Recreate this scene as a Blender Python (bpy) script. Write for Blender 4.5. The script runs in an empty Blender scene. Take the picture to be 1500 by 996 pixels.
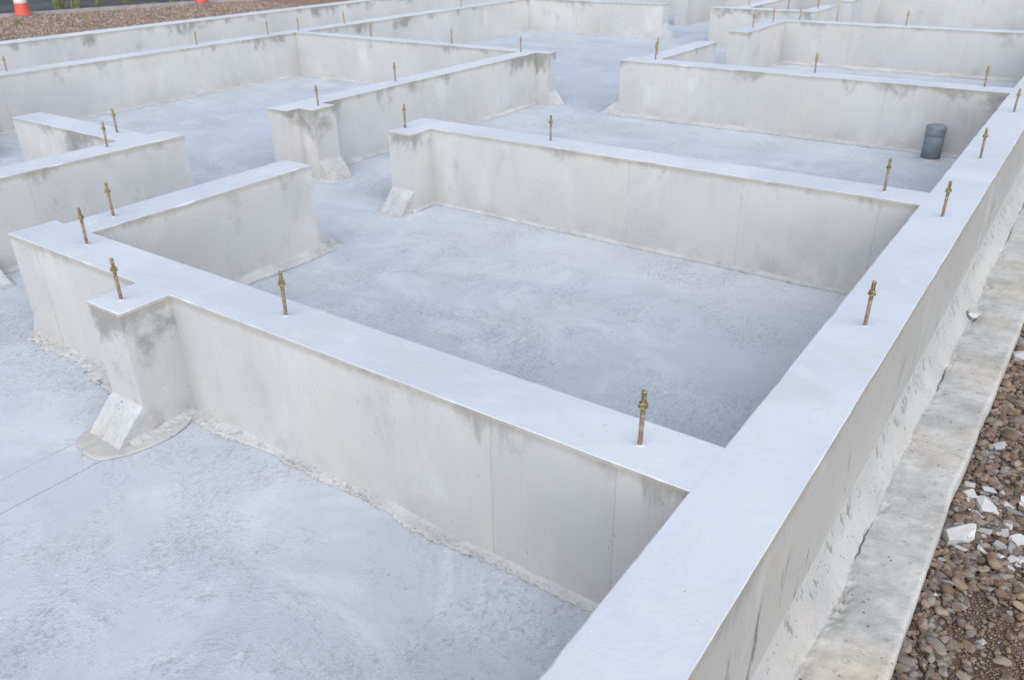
import bpy, bmesh, math, random
from mathutils import Vector, Matrix, noise, geometry
R_ = math.radians
S = bpy.context.scene
COL = S.collection

# ------------------------------------------------------------------ camera, sky, sun, exposure
cam_d = bpy.data.cameras.new('camera'); cam = bpy.data.objects.new('camera', cam_d); COL.objects.link(cam)
cx = Vector((0.81651148, 0.57708872, -0.01666154)); cy = Vector((-0.2543423, 0.38547235, 0.88697298)); cz = Vector((0.51828466, -0.71998589, 0.46152067))
m = Matrix((cx, cy, cz)).transposed().to_4x4(); m.translation = Vector((0.38377594, -1.02412451, 0.83333069))
cam.matrix_world = m
cam_d.sensor_width = 36; cam_d.lens = 28.409; cam_d.clip_start = 0.02; cam_d.clip_end = 1000
cam_d.dof.use_dof = True; cam_d.dof.focus_distance = 1.75; cam_d.dof.aperture_fstop = 9.0
S.camera = cam
SUN_EL, SUN_AZ = 31.0, 140.0           # azimuth clockwise from +Y: light comes from the right, behind the camera
W = bpy.data.worlds.new('World'); S.world = W; W.use_nodes = True
wn = W.node_tree; wn.nodes.clear()
sky = wn.nodes.new('ShaderNodeTexSky'); sky.sky_type = 'NISHITA'; sky.sun_disc = False
sky.sun_elevation = R_(SUN_EL); sky.sun_rotation = R_(SUN_AZ); sky.air_density = 1.0; sky.dust_density = 0.5; sky.ozone_density = 2.2
bg = wn.nodes.new('ShaderNodeBackground'); bg.inputs['Strength'].default_value = 0.134
wo = wn.nodes.new('ShaderNodeOutputWorld')
wn.links.new(sky.outputs[0], bg.inputs[0]); wn.links.new(bg.outputs[0], wo.inputs[0])
sun_d = bpy.data.lights.new('sun', 'SUN'); sun_d.energy = 5.0; sun_d.angle = R_(120); sun_d.color = (1.0, 0.99, 0.975)
sun = bpy.data.objects.new('sun', sun_d); COL.objects.link(sun)
sd = Vector((math.sin(R_(SUN_AZ))*math.cos(R_(SUN_EL)), math.cos(R_(SUN_AZ))*math.cos(R_(SUN_EL)), math.sin(R_(SUN_EL))))
sun.rotation_euler = sd.to_track_quat('Z', 'Y').to_euler()
S.view_settings.view_transform = 'Standard'; S.view_settings.look = 'None'; S.view_settings.gamma = 1
S.view_settings.use_curve_mapping = False; S.view_settings.exposure = 0.185
S.cycles.max_bounces = 6; S.cycles.diffuse_bounces = 4

# ------------------------------------------------------------------ helpers
rnd = random.Random(11)
def N3(x, y, z=0.0, s=1.0): return noise.noise(Vector((x*s, y*s, z*s)))
def link(name, data, parent=None):
    o = bpy.data.objects.new(name, data); COL.objects.link(o)
    if parent: o.parent = parent
    return o
def obj(name, bm, mat, parent=None, smooth=False, origin=None):
    if origin is not None: bmesh.ops.translate(bm, verts=bm.verts, vec=-Vector(origin))
    me = bpy.data.meshes.new(name); bm.normal_update(); bm.to_mesh(me); bm.free()
    if smooth:
        for p in me.polygons: p.use_smooth = True
    for mm in (mat if isinstance(mat, (list, tuple)) else [mat]): me.materials.append(mm)
    o = link(name, me, parent)
    if origin is not None: o.location = origin
    return o
def tag(o, label=None, cat=None, group=None, kind=None):
    if label: o['label'] = label
    if cat: o['category'] = cat
    if group: o['group'] = group
    if kind: o['kind'] = kind
    return o
def thing(name, label, cat, loc=(0, 0, 0), group=None):
    o = link(name, None); o.location = loc; o.empty_display_size = 0.05
    return tag(o, label, cat, group)
def add_box(bm, x0, x1, y0, y1, z0, z1):
    v = [bm.verts.new((x, y, z)) for z in (z0, z1) for x, y in ((x0, y0), (x1, y0), (x1, y1), (x0, y1))]
    for f in ((3, 2, 1, 0), (4, 5, 6, 7), (0, 1, 5, 4), (1, 2, 6, 5), (2, 3, 7, 6), (3, 0, 4, 7)): bm.faces.new([v[i] for i in f])
def box(*a):
    bm = bmesh.new(); add_box(bm, *a); return bm
def add_prism(bm, poly, z0, z1):
    b = [bm.verts.new((x, y, z0)) for x, y in poly]; t = [bm.verts.new((x, y, z1)) for x, y in poly]; n = len(poly)
    bm.faces.new(t); bm.faces.new(b[::-1])
    for i in range(n): bm.faces.new((b[i], b[(i+1) % n], t[(i+1) % n], t[i]))
def lathe(prof, n=20, bm=None, z0=0.0, cap=True):
    bm = bm or bmesh.new(); rings = []
    for r, z in prof: rings.append([bm.verts.new((r*math.cos(2*math.pi*k/n), r*math.sin(2*math.pi*k/n), z+z0)) for k in range(n)])
    for a, b in zip(rings, rings[1:]):
        for k in range(n): bm.faces.new((a[k], a[(k+1) % n], b[(k+1) % n], b[k]))
    if cap: bm.faces.new(rings[-1]); bm.faces.new(rings[0][::-1])
    return bm

# ------------------------------------------------------------------ materials
class Mat:
    def __init__(s, name, rough=0.8, spec=0.3):
        s.m = bpy.data.materials.new(name); s.m.use_nodes = True; s.t = s.m.node_tree
        s.b = s.t.nodes['Principled BSDF']; s.b.inputs['Roughness'].default_value = rough
        s.b.inputs['Specular IOR Level'].default_value = spec
        s.pos = s.node('ShaderNodeNewGeometry').outputs['Position']
    def node(s, t, **k):
        n = s.t.nodes.new(t)
        for a, v in k.items(): setattr(n, a, v)
        return n
    def l(s, a, b): s.t.links.new(a, b)
    def put(s, sock, v):
        if hasattr(v, 'is_output'): s.l(v, sock)
        else: sock.default_value = v
    def mapped(s, sc, src=None, off=(0, 0, 0), rot=(0, 0, 0)):
        n = s.node('ShaderNodeMapping'); s.l(src or s.pos, n.inputs[0]); n.inputs['Scale'].default_value = sc
        n.inputs['Location'].default_value = off; n.inputs['Rotation'].default_value = rot; return n.outputs[0]
    def noise(s, scale, detail=4, rough=0.55, vec=None, dist=0.0):
        n = s.node('ShaderNodeTexNoise'); s.l(vec or s.pos, n.inputs['Vector'])
        n.inputs['Scale'].default_value = scale; n.inputs['Detail'].default_value = detail
        n.inputs['Roughness'].default_value = rough; n.inputs['Distortion'].default_value = dist; return n.outputs[0]
    def voro(s, scale, feat='F1', vec=None, out=0):
        n = s.node('ShaderNodeTexVoronoi', feature=feat); s.l(vec or s.pos, n.inputs['Vector']); n.inputs['Scale'].default_value = scale; return n.outputs[out]
    def mr(s, v, a, b, c=0.0, d=1.0, smooth=True):
        n = s.node('ShaderNodeMapRange'); n.interpolation_type = 'SMOOTHSTEP' if smooth else 'LINEAR'
        s.put(n.inputs[0], v)
        for i, x in zip((1, 2, 3, 4), (a, b, c, d)): n.inputs[i].default_value = x
        return n.outputs[0]
    def math(s, op, a, b=0.0):
        n = s.node('ShaderNodeMath', operation=op); s.put(n.inputs[0], a); s.put(n.inputs[1], b); return n.outputs[0]
    def mix(s, f, a, b, mode='MIX'):
        n = s.node('ShaderNodeMix', data_type='RGBA', blend_type=mode); s.put(n.inputs[0], f)
        for i, v in ((6, a), (7, b)):
            if hasattr(v, 'is_output'): s.l(v, n.inputs[i])
            else: n.inputs[i].default_value = (*v, 1) if len(v) == 3 else v
        return n.outputs[2]
    def z(s):
        n = s.node('ShaderNodeSeparateXYZ'); s.l(s.pos, n.inputs[0]); return n.outputs[2]
    def xy(s):
        n = s.node('ShaderNodeSeparateXYZ'); s.l(s.pos, n.inputs[0]); return n.outputs[0], n.outputs[1]
    def col(s, c):
        if hasattr(c, 'is_output'): s.l(c, s.b.inputs['Base Color'])
        else: s.b.inputs['Base Color'].default_value = (*c, 1)
        return s
    def bump(s, h, strength=0.3, dist=0.002):
        n = s.node('ShaderNodeBump'); n.inputs['Strength'].default_value = strength; n.inputs['Distance'].default_value = dist
        s.l(h, n.inputs['Height'])
        s.l(n.outputs[0], s.b.inputs['Normal']); return s
    def orand(s): return s.node('ShaderNodeObjectInfo').outputs['Random']
    def ramp(s, f, stops):
        n = s.node('ShaderNodeValToRGB'); s.l(f, n.inputs[0]); e = n.color_ramp.elements
        while len(e) < len(stops): e.new(0.5)
        for q, (p, c) in zip(e, stops): q.position = p; q.color = (*c, 1)
        return n.outputs[0]

def face_material(name, light, dark, stain_amt=1.0, cracks=False, bias=0.0, reach=-0.16, seed=0.0):
    M = Mat(name, 0.75, 0.25)
    big = M.noise(1.7, 5, 0.6)
    c = M.mix(M.mr(big, 0.32, 0.68), light, dark)
    warm = M.noise(2.6, 3, 0.5, M.mapped((1, 1, 0.6), off=(3, 7, 1)))
    c = M.mix(M.mr(warm, 0.5, 0.75, 0, 0.5), c, tuple(a*b for a, b in zip(light, (1.03, 0.985, 0.91))))
    streak = M.noise(16, 4, 0.6, M.mapped((1, 1, 0.07)))
    c = M.mix(M.mr(streak, 0.42, 0.75, 0, 0.30), c, dark)
    pale = M.noise(5, 6, 0.65, M.mapped((1, 1, 0.5), off=(9, 2, 5)))
    c = M.mix(M.mr(pale, 0.54, 0.72, 0, 0.45), c, (0.60, 0.595, 0.585))
    gr = M.noise(2.3, 6, 0.68, M.mapped((1, 1, 0.8), off=(11, 4, 8)), 0.5); c = M.mix(M.mr(gr, 0.55, 0.75, 0, 0.45), c, (0.33, 0.33, 0.33))
    ply = M.noise(110, 2, 0.5, M.mapped((1, 1, 0.05))); c = M.mix(M.mr(ply, 0.5, 0.75, 0, 0.09), c, (0.30, 0.30, 0.295))
    z = M.z()
    # grout bleed: grey patches and drips that start under the top edge
    n1 = M.noise(4.6, 6, 0.7, M.mapped((1, 1, 0.75), off=(1.3+seed, 4.1, seed)), 0.5)
    n2 = M.noise(17, 5, 0.65, M.mapped((1, 1, 0.35), off=(seed, 0, 0)))
    nn = M.math('ADD', M.math('MULTIPLY', n1, 0.78), M.math('MULTIPLY', n2, 0.22))
    thr = M.math('ADD', nn, M.mr(z, reach, -0.005, -0.13+bias, 0.075+bias*0.6, smooth=False))
    gate = M.noise(1.5, 3, 0.6, M.mapped((1, 1, 0.3), off=(2.2+seed, 0.7, 3)))
    thr = M.math('ADD', thr, M.mr(gate, 0.36, 0.66, -0.11, 0.045, smooth=False))
    st = M.mr(thr, 0.515, 0.66)
    c = M.mix(M.math('MULTIPLY', st, 0.8*stain_amt), c, (0.215, 0.21, 0.195))
    edge = M.noise(6, 4, 0.6, M.mapped((1, 1, 1), off=(5, 5, 5)))
    e2 = M.math('MULTIPLY', M.mr(M.math('ADD', z, M.math('MULTIPLY', edge, 0.03)), -0.016, 0.004), 0.5)
    c = M.mix(e2, c, (0.31, 0.275, 0.225))
    # low damp blotches
    n3 = M.noise(5.5, 5, 0.65, M.mapped((1, 1, 0.7), off=(8.2, 3.3, 2)), 0.3)
    c = M.mix(M.math('MULTIPLY', M.mr(n3, 0.60, 0.72), 0.45*stain_amt), c, (0.26, 0.257, 0.248))
    n4 = M.noise(9, 5, 0.7, M.mapped((1, 1, 1), off=(2, 9, 4)))
    low = M.math('MULTIPLY', M.mr(z, -0.33, -0.25, 1, 0), M.mr(n4, 0.45, 0.7))
    c = M.mix(M.math('MULTIPLY', low, 0.35), c, (0.30, 0.29, 0.27))
    if cracks:
        k = M.noise(30, 4, 0.7, M.mapped((1, 1, 0.12)), 0.2)
        k2 = M.noise(5, 2, 0.5, M.mapped((1, 1, 2.0), off=(0, 3, 0)))
        cr = M.math('MULTIPLY', M.math('MULTIPLY', M.mr(k, 0.60, 0.63), M.mr(k2, 0.42, 0.52)), M.mr(z, -0.17, -0.10, 1, 0))
        c = M.mix(M.math('MULTIPLY', cr, 0.8), c, (0.13, 0.12, 0.11))
    v = M.voro(34)
    vm = M.math('MULTIPLY', M.mr(v, 0.05, 0.10, 1, 0), M.mr(M.noise(6, 3), 0.48, 0.56))
    c = M.mix(M.math('MULTIPLY', vm, 0.55), c, (0.17, 0.16, 0.15))
    r = M.orand(); c = M.mix(1.0, c, M.ramp(r, [(0, (0.965, 0.965, 0.965)), (1, (1.02, 1.015, 1.0))]), 'MULTIPLY')
    M.col(c)
    h = M.math('ADD', M.noise(120, 4, 0.6), M.math('MULTIPLY', big, 1.5)); h = M.math('SUBTRACT', h, M.math('MULTIPLY', vm, 1.5))
    M.bump(h, 0.35, 0.0012)
    return M.m
FACE = face_material('formed_concrete', (0.49, 0.481, 0.470), (0.425, 0.418, 0.410), 1.05, False, 0.028, -0.17)
CLEAN = face_material('plain_formed_concrete', (0.49, 0.481, 0.470), (0.425, 0.418, 0.410), 0.9, False, -0.012, -0.12, 3.7)
PILAR = face_material('pilaster_concrete', (0.49, 0.481, 0.470), (0.425, 0.418, 0.410), 1.0, False, 0.105, -0.24)
OUTER = face_material('outer_concrete', (0.405, 0.391, 0.374), (0.355, 0.344, 0.33), 0.6, True)


def top_material():
    M = Mat('levelling_mortar', 0.58, 0.4)
    big = M.noise(1.1, 6, 0.62, None, 0.9)
    c = M.mix(M.mr(big, 0.33, 0.67), (0.558, 0.574, 0.592), (0.468, 0.489, 0.522))
    sw = M.noise(4.2, 7, 0.62, None, 2.4)
    c = M.mix(M.mr(sw, 0.53, 0.70, 0, 0.6), c, (0.56, 0.572, 0.58))
    wr = M.noise(2.2, 4, 0.55, M.mapped((1, 1, 1), off=(4, 1, 0)), 1.0)
    c = M.mix(M.mr(wr, 0.54, 0.72, 0, 0.5), c, (0.47, 0.468, 0.46))
    rid = M.math('ABSOLUTE', M.math('SUBTRACT', M.noise(2.6, 3, 0.5, M.mapped((1, 1, 1), off=(7, 3, 0)), 2.8), 0.5))
    ridg = M.math('MULTIPLY', M.mr(rid, 0.0, 0.014, 1, 0), M.mr(M.noise(3.3, 2), 0.5, 0.62))
    c = M.mix(M.math('MULTIPLY', ridg, 0.10), c, (0.40, 0.405, 0.41))
    sp = M.math('MULTIPLY', M.mr(M.voro(30), 0.03, 0.06, 1, 0), M.mr(M.noise(5, 2), 0.47, 0.54))
    c = M.mix(M.math('MULTIPLY', sp, 0.45), c, (0.28, 0.26, 0.24))
    dust = M.noise(60, 4, 0.7); c = M.mix(M.mr(dust, 0.58, 0.75, 0, 0.18), c, (0.36, 0.355, 0.345))
    M.col(c); h = M.math('ADD', M.math('ADD', sw, M.math('MULTIPLY', dust, 0.2)), M.math('MULTIPLY', ridg, 0.05))
    M.bump(h, 0.3, 0.005); return M.m
TOP = top_material()

def floor_material():
    M = Mat('slab_concrete', 0.7, 0.3)
    big = M.noise(0.9, 6, 0.6, None, 0.5)
    c = M.mix(M.mr(big, 0.33, 0.67), (0.43, 0.462, 0.504), (0.385, 0.414, 0.452))
    mid = M.noise(3.2, 7, 0.68, M.mapped((1, 1.25, 1), rot=(0, 0, 0.5)), 0.9)
    c = M.mix(M.mr(mid, 0.42, 0.66, 0, 0.75), c, (0.495, 0.523, 0.556))
    wm = M.noise(1.6, 4, 0.55, M.mapped((1, 1, 1), off=(6, 2, 0)))
    c = M.mix(M.mr(wm, 0.52, 0.68, 0, 0.35), c, (0.49, 0.472, 0.445))
    # trowel-scuffed patches: fine dark grain inside soft-edged areas
    mask = M.mr(M.noise(2.6, 7, 0.78, M.mapped((1, 1, 1), off=(2.1, 5.2, 0)), 0.3), 0.44, 0.60)
    grain = M.noise(105, 4, 0.75, M.mapped((1, 0.75, 1), rot=(0, 0, 0.9)), 0.1)
    g = M.math('MULTIPLY', mask, M.mr(grain, 0.48, 0.62))
    c = M.mix(M.math('MULTIPLY', g, 0.5), c, (0.235, 0.232, 0.225))
    wh = M.math('MULTIPLY', mask, M.mr(M.noise(55, 3, 0.7, M.mapped((1, 0.4, 1), rot=(0, 0, 0.9), off=(3, 3, 0))), 0.55, 0.7))
    c = M.mix(M.math('MULTIPLY', wh, 0.35), c, (0.63, 0.63, 0.62))
    rid = M.math('ABSOLUTE', M.math('SUBTRACT', M.noise(1.5, 3, 0.5, M.mapped((1, 1, 1), off=(3, 8, 0)), 2.2), 0.5))
    ridg = M.math('MULTIPLY', M.mr(rid, 0.0, 0.02, 1, 0), M.mr(M.noise(2.3, 2), 0.48, 0.6))
    c = M.mix(M.math('MULTIPLY', ridg, 0.12), c, (0.54, 0.56, 0.58))
    pit = M.math('MULTIPLY', M.mr(M.voro(15), 0.025, 0.05, 1, 0), M.mr(M.noise(9, 2), 0.48, 0.54))
    c = M.mix(M.math('MULTIPLY', pit, 0.6), c, (0.16, 0.155, 0.15))
    M.col(c)
    h = M.math('SUBTRACT', M.math('ADD', M.math('MULTIPLY', grain, M.math('ADD', M.math('MULTIPLY', mask, 1.0), 0.12)), M.math('MULTIPLY', mid, 0.6)), M.math('MULTIPLY', pit, 1.2))
    M.bump(h, 0.65, 0.004); return M.m
FLOOR = floor_material()

def mortar_material(name, light, dark, cr=0.6, warm=0.4):
    M = Mat(name, 0.9, 0.2)
    c = M.mix(M.mr(M.noise(7, 5, 0.65), 0.35, 0.65), light, dark)
    c = M.mix(M.mr(M.noise(2.2, 3, 0.5, M.mapped((1, 1, 1), off=(3, 1, 9))), 0.52, 0.7, 0, warm), c, (0.47, 0.40, 0.29))
    fl = M.noise(11, 6, 0.7, M.mapped((1, 1, 1), off=(6, 6, 2))); c = M.mix(M.mr(fl, 0.60, 0.72, 0, 0.45*cr), c, (0.20, 0.185, 0.165))
    c = M.mix(M.mr(fl, 0.30, 0.42, 0.35, 0), c, (0.56, 0.55, 0.53))
    pit = M.math('MULTIPLY', M.mr(M.voro(60), 0.10, 0.2, 1, 0), M.mr(M.noise(14, 3, 0.6), 0.54, 0.62))
    c = M.mix(M.math('MULTIPLY', pit, 0.8), c, (0.13, 0.125, 0.115))
    fine = M.noise(45, 5, 0.7)
    c = M.mix(M.mr(fine, 0.56, 0.72, 0, cr), c, (0.22, 0.21, 0.195))
    M.col(c); M.bump(M.math('SUBTRACT', M.noise(90, 5, 0.7), pit), 0.6, 0.004); return M.m
MORTAR = mortar_material('mortar', (0.45, 0.448, 0.44), (0.37, 0.368, 0.362))
LEDGE = mortar_material('lean_concrete', (0.47, 0.455, 0.43), (0.35, 0.338, 0.315), 0.7, 0.55)
def skim_material():
    M = Mat('skim_mortar', 0.85, 0.2); z = M.z()
    c = M.mix(M.mr(M.noise(4, 6, 0.65), 0.35, 0.65), (0.43, 0.415, 0.395), (0.36, 0.348, 0.33))
    c = M.mix(M.mr(M.noise(13, 5, 0.7, M.mapped((1, 1, 0.5))), 0.55, 0.75, 0, 0.5), c, (0.30, 0.285, 0.265))
    c = M.mix(M.mr(M.noise(2.2, 4, 0.6, M.mapped((1, 1, 1), off=(3, 1, 9))), 0.5, 0.7, 0, 0.45), c, (0.46, 0.415, 0.34))
    c = M.mix(M.mr(M.math('ADD', z, M.math('MULTIPLY', M.noise(6, 3), 0.04)), -0.352, -0.318), c, (0.385, 0.371, 0.354))
    zz = M.math('ADD', z, M.math('MULTIPLY', M.math('SUBTRACT', M.noise(3.5, 3, 0.5, M.mapped((1, 1, 0))), 0.5), 0.05))
    band = M.math('MULTIPLY', M.mr(zz, -0.375, -0.355), M.mr(zz, -0.335, -0.320, 1, 0))
    k = M.noise(42, 4, 0.75, M.mapped((1, 1, 0.22)), 0.3)
    cr = M.math('MULTIPLY', M.math('MULTIPLY', M.mr(k, 0.565, 0.60), band), M.mr(M.noise(2.6, 2, 0.5, M.mapped((1, 1, 0))), 0.38, 0.48))
    c = M.mix(M.math('MULTIPLY', cr, 0.6), c, (0.12, 0.115, 0.105))
    pit = M.math('MULTIPLY', M.mr(M.voro(75), 0.12, 0.22, 1, 0), M.mr(M.noise(16, 3, 0.6), 0.52, 0.60))
    c = M.mix(M.math('MULTIPLY', pit, 0.7), c, (0.15, 0.14, 0.13))
    M.col(c); M.bump(M.math('SUBTRACT', M.math('SUBTRACT', M.noise(60, 5, 0.7), pit), M.math('MULTIPLY', cr, 2.0)), 0.5, 0.004); return M.m
SKIM = skim_material()
SMOOTHM = mortar_material('trowelled_mortar', (0.48, 0.487, 0.492), (0.40, 0.407, 0.412), 0.5)

def simple(name, c, rough=0.6, spec=0.4, metal=0.0, var=0.0, c2=None, scale=20):
    M = Mat(name, rough, spec); M.b.inputs['Metallic'].default_value = metal
    if c2: M.col(M.mix(M.mr(M.noise(scale, 5, 0.65), 0.38, 0.62), c, c2))
    else: M.col(c)
    return M.m
GOLD = simple('yellow_zinc_steel', (0.46, 0.37, 0.18), 0.34, 0.5, 0.75, c2=(0.22, 0.165, 0.075), scale=160)
SHANK = simple('dusty_zinc_steel', (0.36, 0.26, 0.19), 0.5, 0.4, 0.4, c2=(0.24, 0.17, 0.10), scale=70)
RUST = simple('rust', (0.36, 0.11, 0.03), 0.9, 0.1, c2=(0.22, 0.06, 0.02), scale=300)
PVC = simple('grey_plastic_pipe', (0.14, 0.165, 0.19), 0.5, 0.4, c2=(0.17, 0.195, 0.22), scale=25)
TAPE = simple('grey_tape', (0.145, 0.17, 0.195), 0.5, 0.4, c2=(0.20, 0.225, 0.245), scale=60)
CONE = simple('red_plastic', (0.52, 0.085, 0.055), 0.55, 0.4, c2=(0.46, 0.07, 0.045), scale=8)
BAND = simple('white_reflective', (0.75, 0.74, 0.72), 0.5, 0.4)
RUBBER = simple('cone_base_rubber', (0.22, 0.20, 0.20), 0.8, 0.2)
LEAF = simple('weed_leaf', (0.15, 0.175, 0.05), 0.6, 0.3, c2=(0.23, 0.23, 0.09), scale=30)
KERB = simple('kerb_concrete', (0.32, 0.30, 0.30), 0.85, 0.2, c2=(0.26, 0.245, 0.24), scale=6)
ROAD = simple('dark_asphalt', (0.085, 0.083, 0.08), 0.9, 0.2, c2=(0.055, 0.053, 0.05), scale=1.2)
def yard_material():
    M = Mat('yard_gravel', 0.95, 0.15)
    x, y = M.xy()
    cell = M.voro(14, out=1)
    pal = M.ramp(M.noise(22, 3, 0.8), [(0.25, (0.15, 0.075, 0.045)), (0.5, (0.27, 0.16, 0.105)), (0.72, (0.40, 0.30, 0.235))])
    grey = M.ramp(M.noise(26, 3, 0.8), [(0.25, (0.14, 0.12, 0.11)), (0.5, (0.29, 0.27, 0.25)), (0.75, (0.46, 0.44, 0.41))])
    f = M.math('ADD', M.mr(x, -11.2, -9.4, 0, 0.6), M.math('MULTIPLY', M.noise(0.9, 4, 0.6), 0.8))
    M.col(M.mix(M.mr(f, 0.55, 0.85), pal, grey)); M.bump(M.noise(30, 4, 0.8), 0.8, 0.03); return M.m
YARD = yard_material()
def soil_material():
    M = Mat('gravel_fines', 0.95, 0.15)
    c = M.ramp(M.noise(90, 4, 0.75), [(0.3, (0.05, 0.032, 0.022)), (0.5, (0.13, 0.085, 0.06)), (0.7, (0.24, 0.18, 0.14))])
    M.col(c); M.bump(M.noise(140, 4, 0.8), 0.9, 0.006); return M.m
SOIL = soil_material()
def stone_material(name, per_island, k=1.0):
    M = Mat(name, 0.85, 0.2)
    r = M.node('ShaderNodeNewGeometry').outputs['Random Per Island'] if per_island else M.orand()
    c = M.ramp(r, [(0, (0.095, 0.07, 0.056)), (0.16, (0.19, 0.13, 0.09)), (0.32, (0.18, 0.155, 0.14)), (0.46, (0.27, 0.19, 0.13)), (0.6, (0.14, 0.108, 0.095)), (0.74, (0.25, 0.235, 0.22)), (0.87, (0.31, 0.245, 0.18)), (1.0, (0.19, 0.11, 0.07))])
    c = M.mix(1.0, c, (k*0.84, k*0.82, k*0.81), 'MULTIPLY')
    t = M.noise(60, 5, 0.7)
    c = M.mix(M.mr(t, 0.45, 0.7, 0, 0.5), c, (0.26, 0.21, 0.17)); c = M.mix(M.mr(t, 0.25, 0.45, 0.4, 0), c, (0.06, 0.042, 0.032))
    M.col(c); M.bump(M.noise(110, 4, 0.7), 0.5, 0.003); return M.m
YSTONE = stone_material('yard_stone', True, 1.45); STONE = stone_material('river_stone', False); FINES = stone_material('loose_grit', True)
def chip_material():
    M = Mat('pale_chip', 0.85, 0.2)
    c = M.ramp(M.orand(), [(0, (0.22, 0.22, 0.222)), (0.5, (0.34, 0.34, 0.34)), (1, (0.52, 0.515, 0.505))])
    c = M.mix(M.mr(M.noise(60, 5, 0.7), 0.5, 0.75, 0, 0.5), c, (0.33, 0.30, 0.27))
    M.col(c); M.bump(M.noise(120, 4, 0.7), 0.4, 0.003); return M.m
CHIP = chip_material()
WHITE = mortar_material('white_mortar', (0.54, 0.54, 0.535), (0.44, 0.44, 0.432), 0.3)

# ------------------------------------------------------------------ setting
ZF = -0.356      # slab level, wall tops at z = 0
def sheet(name, x0, x1, y0, y1, z, mat, th=None, kind='structure', parent=None):
    bm = bmesh.new()
    if th: add_box(bm, x0, x1, y0, y1, z-th, z)
    else:
        v = [bm.verts.new(p) for p in ((x0, y0, z), (x1, y0, z), (x1, y1, z), (x0, y1, z))]; bm.faces.new(v)
    o = obj(name, bm, mat, parent)
    if kind: o['kind'] = kind
    return o
sheet('ground', -260, 260, -260, 260, -0.62, SOIL)
sheet('yard', -22, -7.10, -40, 60, -0.40, YARD, 0.15)
for nm, a0, a1, zt, th, mt in (('road', 0.16, 40, -0.385, 0.10, ROAD), ('kerb', 0.0, 0.16, -0.35, 0.20, KERB)):
    k = sheet(nm, -a1, -a0, -45, 70, zt, mt, th); k.location = (-13.92, 5.36, 0); k.rotation_euler = (0, 0, -0.326)
# floor slab: poured in two bays, with a hairline construction joint left of the near pilaster
slab = link('floor_slab', None); slab['kind'] = 'structure'
XJ = -1.4345
XJ2 = -1.566
sheet('slab_bay', -7.12, XJ2-0.0008, -6, -0.20, ZF+0.0002, FLOOR, 0.12, None, slab)
sheet('slab_bay', XJ2+0.0008, XJ-0.0012, -6, -0.20, ZF, FLOOR, 0.12, None, slab)
sheet('slab_bay', XJ+0.0012, 0.05, -6, -0.20, ZF-0.0005, FLOOR, 0.12, None, slab)
sheet('slab_bay', -7.12, 0.05, -0.20, 10.1, ZF-0.0002, FLOOR, 0.12, None, slab)

# ------------------------------------------------------------------ walls
def coat(poly, ztop, parent, step=0.03, th=0.009, over=0.0008, side=None):
    """levelling coat: poly = [(x, y, exposed)] counter-clockwise, flag belongs to the edge that starts at the point"""
    n = len(poly); pts = []
    for i in range(n):
        x0, y0, e = poly[i]; x1, y1, _ = poly[(i+1) % n]; L = math.hypot(x1-x0, y1-y0)
        nx, ny = (y1-y0)/L, -(x1-x0)/L
        pe = poly[i-1][2]; px, py, _ = poly[i-1]; l2 = math.hypot(x0-px, y0-py); mx, my = (y0-py)/l2, -(x0-px)/l2
        col = abs(mx*nx+my*ny) > 0.9
        offs = []
        if pe: offs.append((mx, my))
        if e and not (col and pe): offs.append((nx, ny))
        if col and not (pe and e): offs = []
        pts.append((x0, y0, offs))
        k = max(1, int(L/step)); ts = [j/k for j in range(1, k)]
        if L > 0.012: ts = [0.003/L] + [t for t in ts if 0.006/L < t < 1-0.006/L] + [1-0.003/L]
        for t in ts: pts.append((x0+(x1-x0)*t, y0+(y1-y0)*t, [(nx, ny)] if e else []))
    bm = bmesh.new(); b, mdl, t = [], [], []
    for x, y, offs in pts:
        j = N3(x, y, 0.3, 14)*0.0011 + N3(x, y, 2.3, 3)*0.0012
        c = 0.0012 + N3(x, y, 7.7, 18)*0.0008 + max(0, N3(x, y, 4.4, 13)-0.28)*0.012
        bx = x+sum(o[0] for o in offs)*(over+j); by = y+sum(o[1] for o in offs)*(over+j)
        tx = x-sum(o[0] for o in offs)*c; ty = y-sum(o[1] for o in offs)*c
        b.append(bm.verts.new((bx, by, ztop-th))); mdl.append(bm.verts.new((bx, by, ztop-(c*0.8 if offs else 0.0002)))); t.append(bm.verts.new((tx, ty, ztop)))
    n = len(pts)
    for i in range(n):
        k = (i+1) % n
        bm.faces.new((b[i], b[k], mdl[k], mdl[i])).material_index = 1; bm.faces.new((mdl[i], mdl[k], t[k], t[i]))
    p2 = [Vector((v.co.x, v.co.y)) for v in t]
    vo, _, fo, ov, _, _ = geometry.delaunay_2d_cdt(p2, [], [list(range(len(p2)))], 1, 1e-7)
    vm = [t[o[0]] if o else bm.verts.new((q.x, q.y, ztop)) for q, o in zip(vo, ov)]
    for f in fo:
        if len(set(f)) > 2:
            try: bm.faces.new([vm[k] for k in f])
            except ValueError: pass
    return obj('levelling_coat', bm, [TOP, side], parent)

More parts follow.
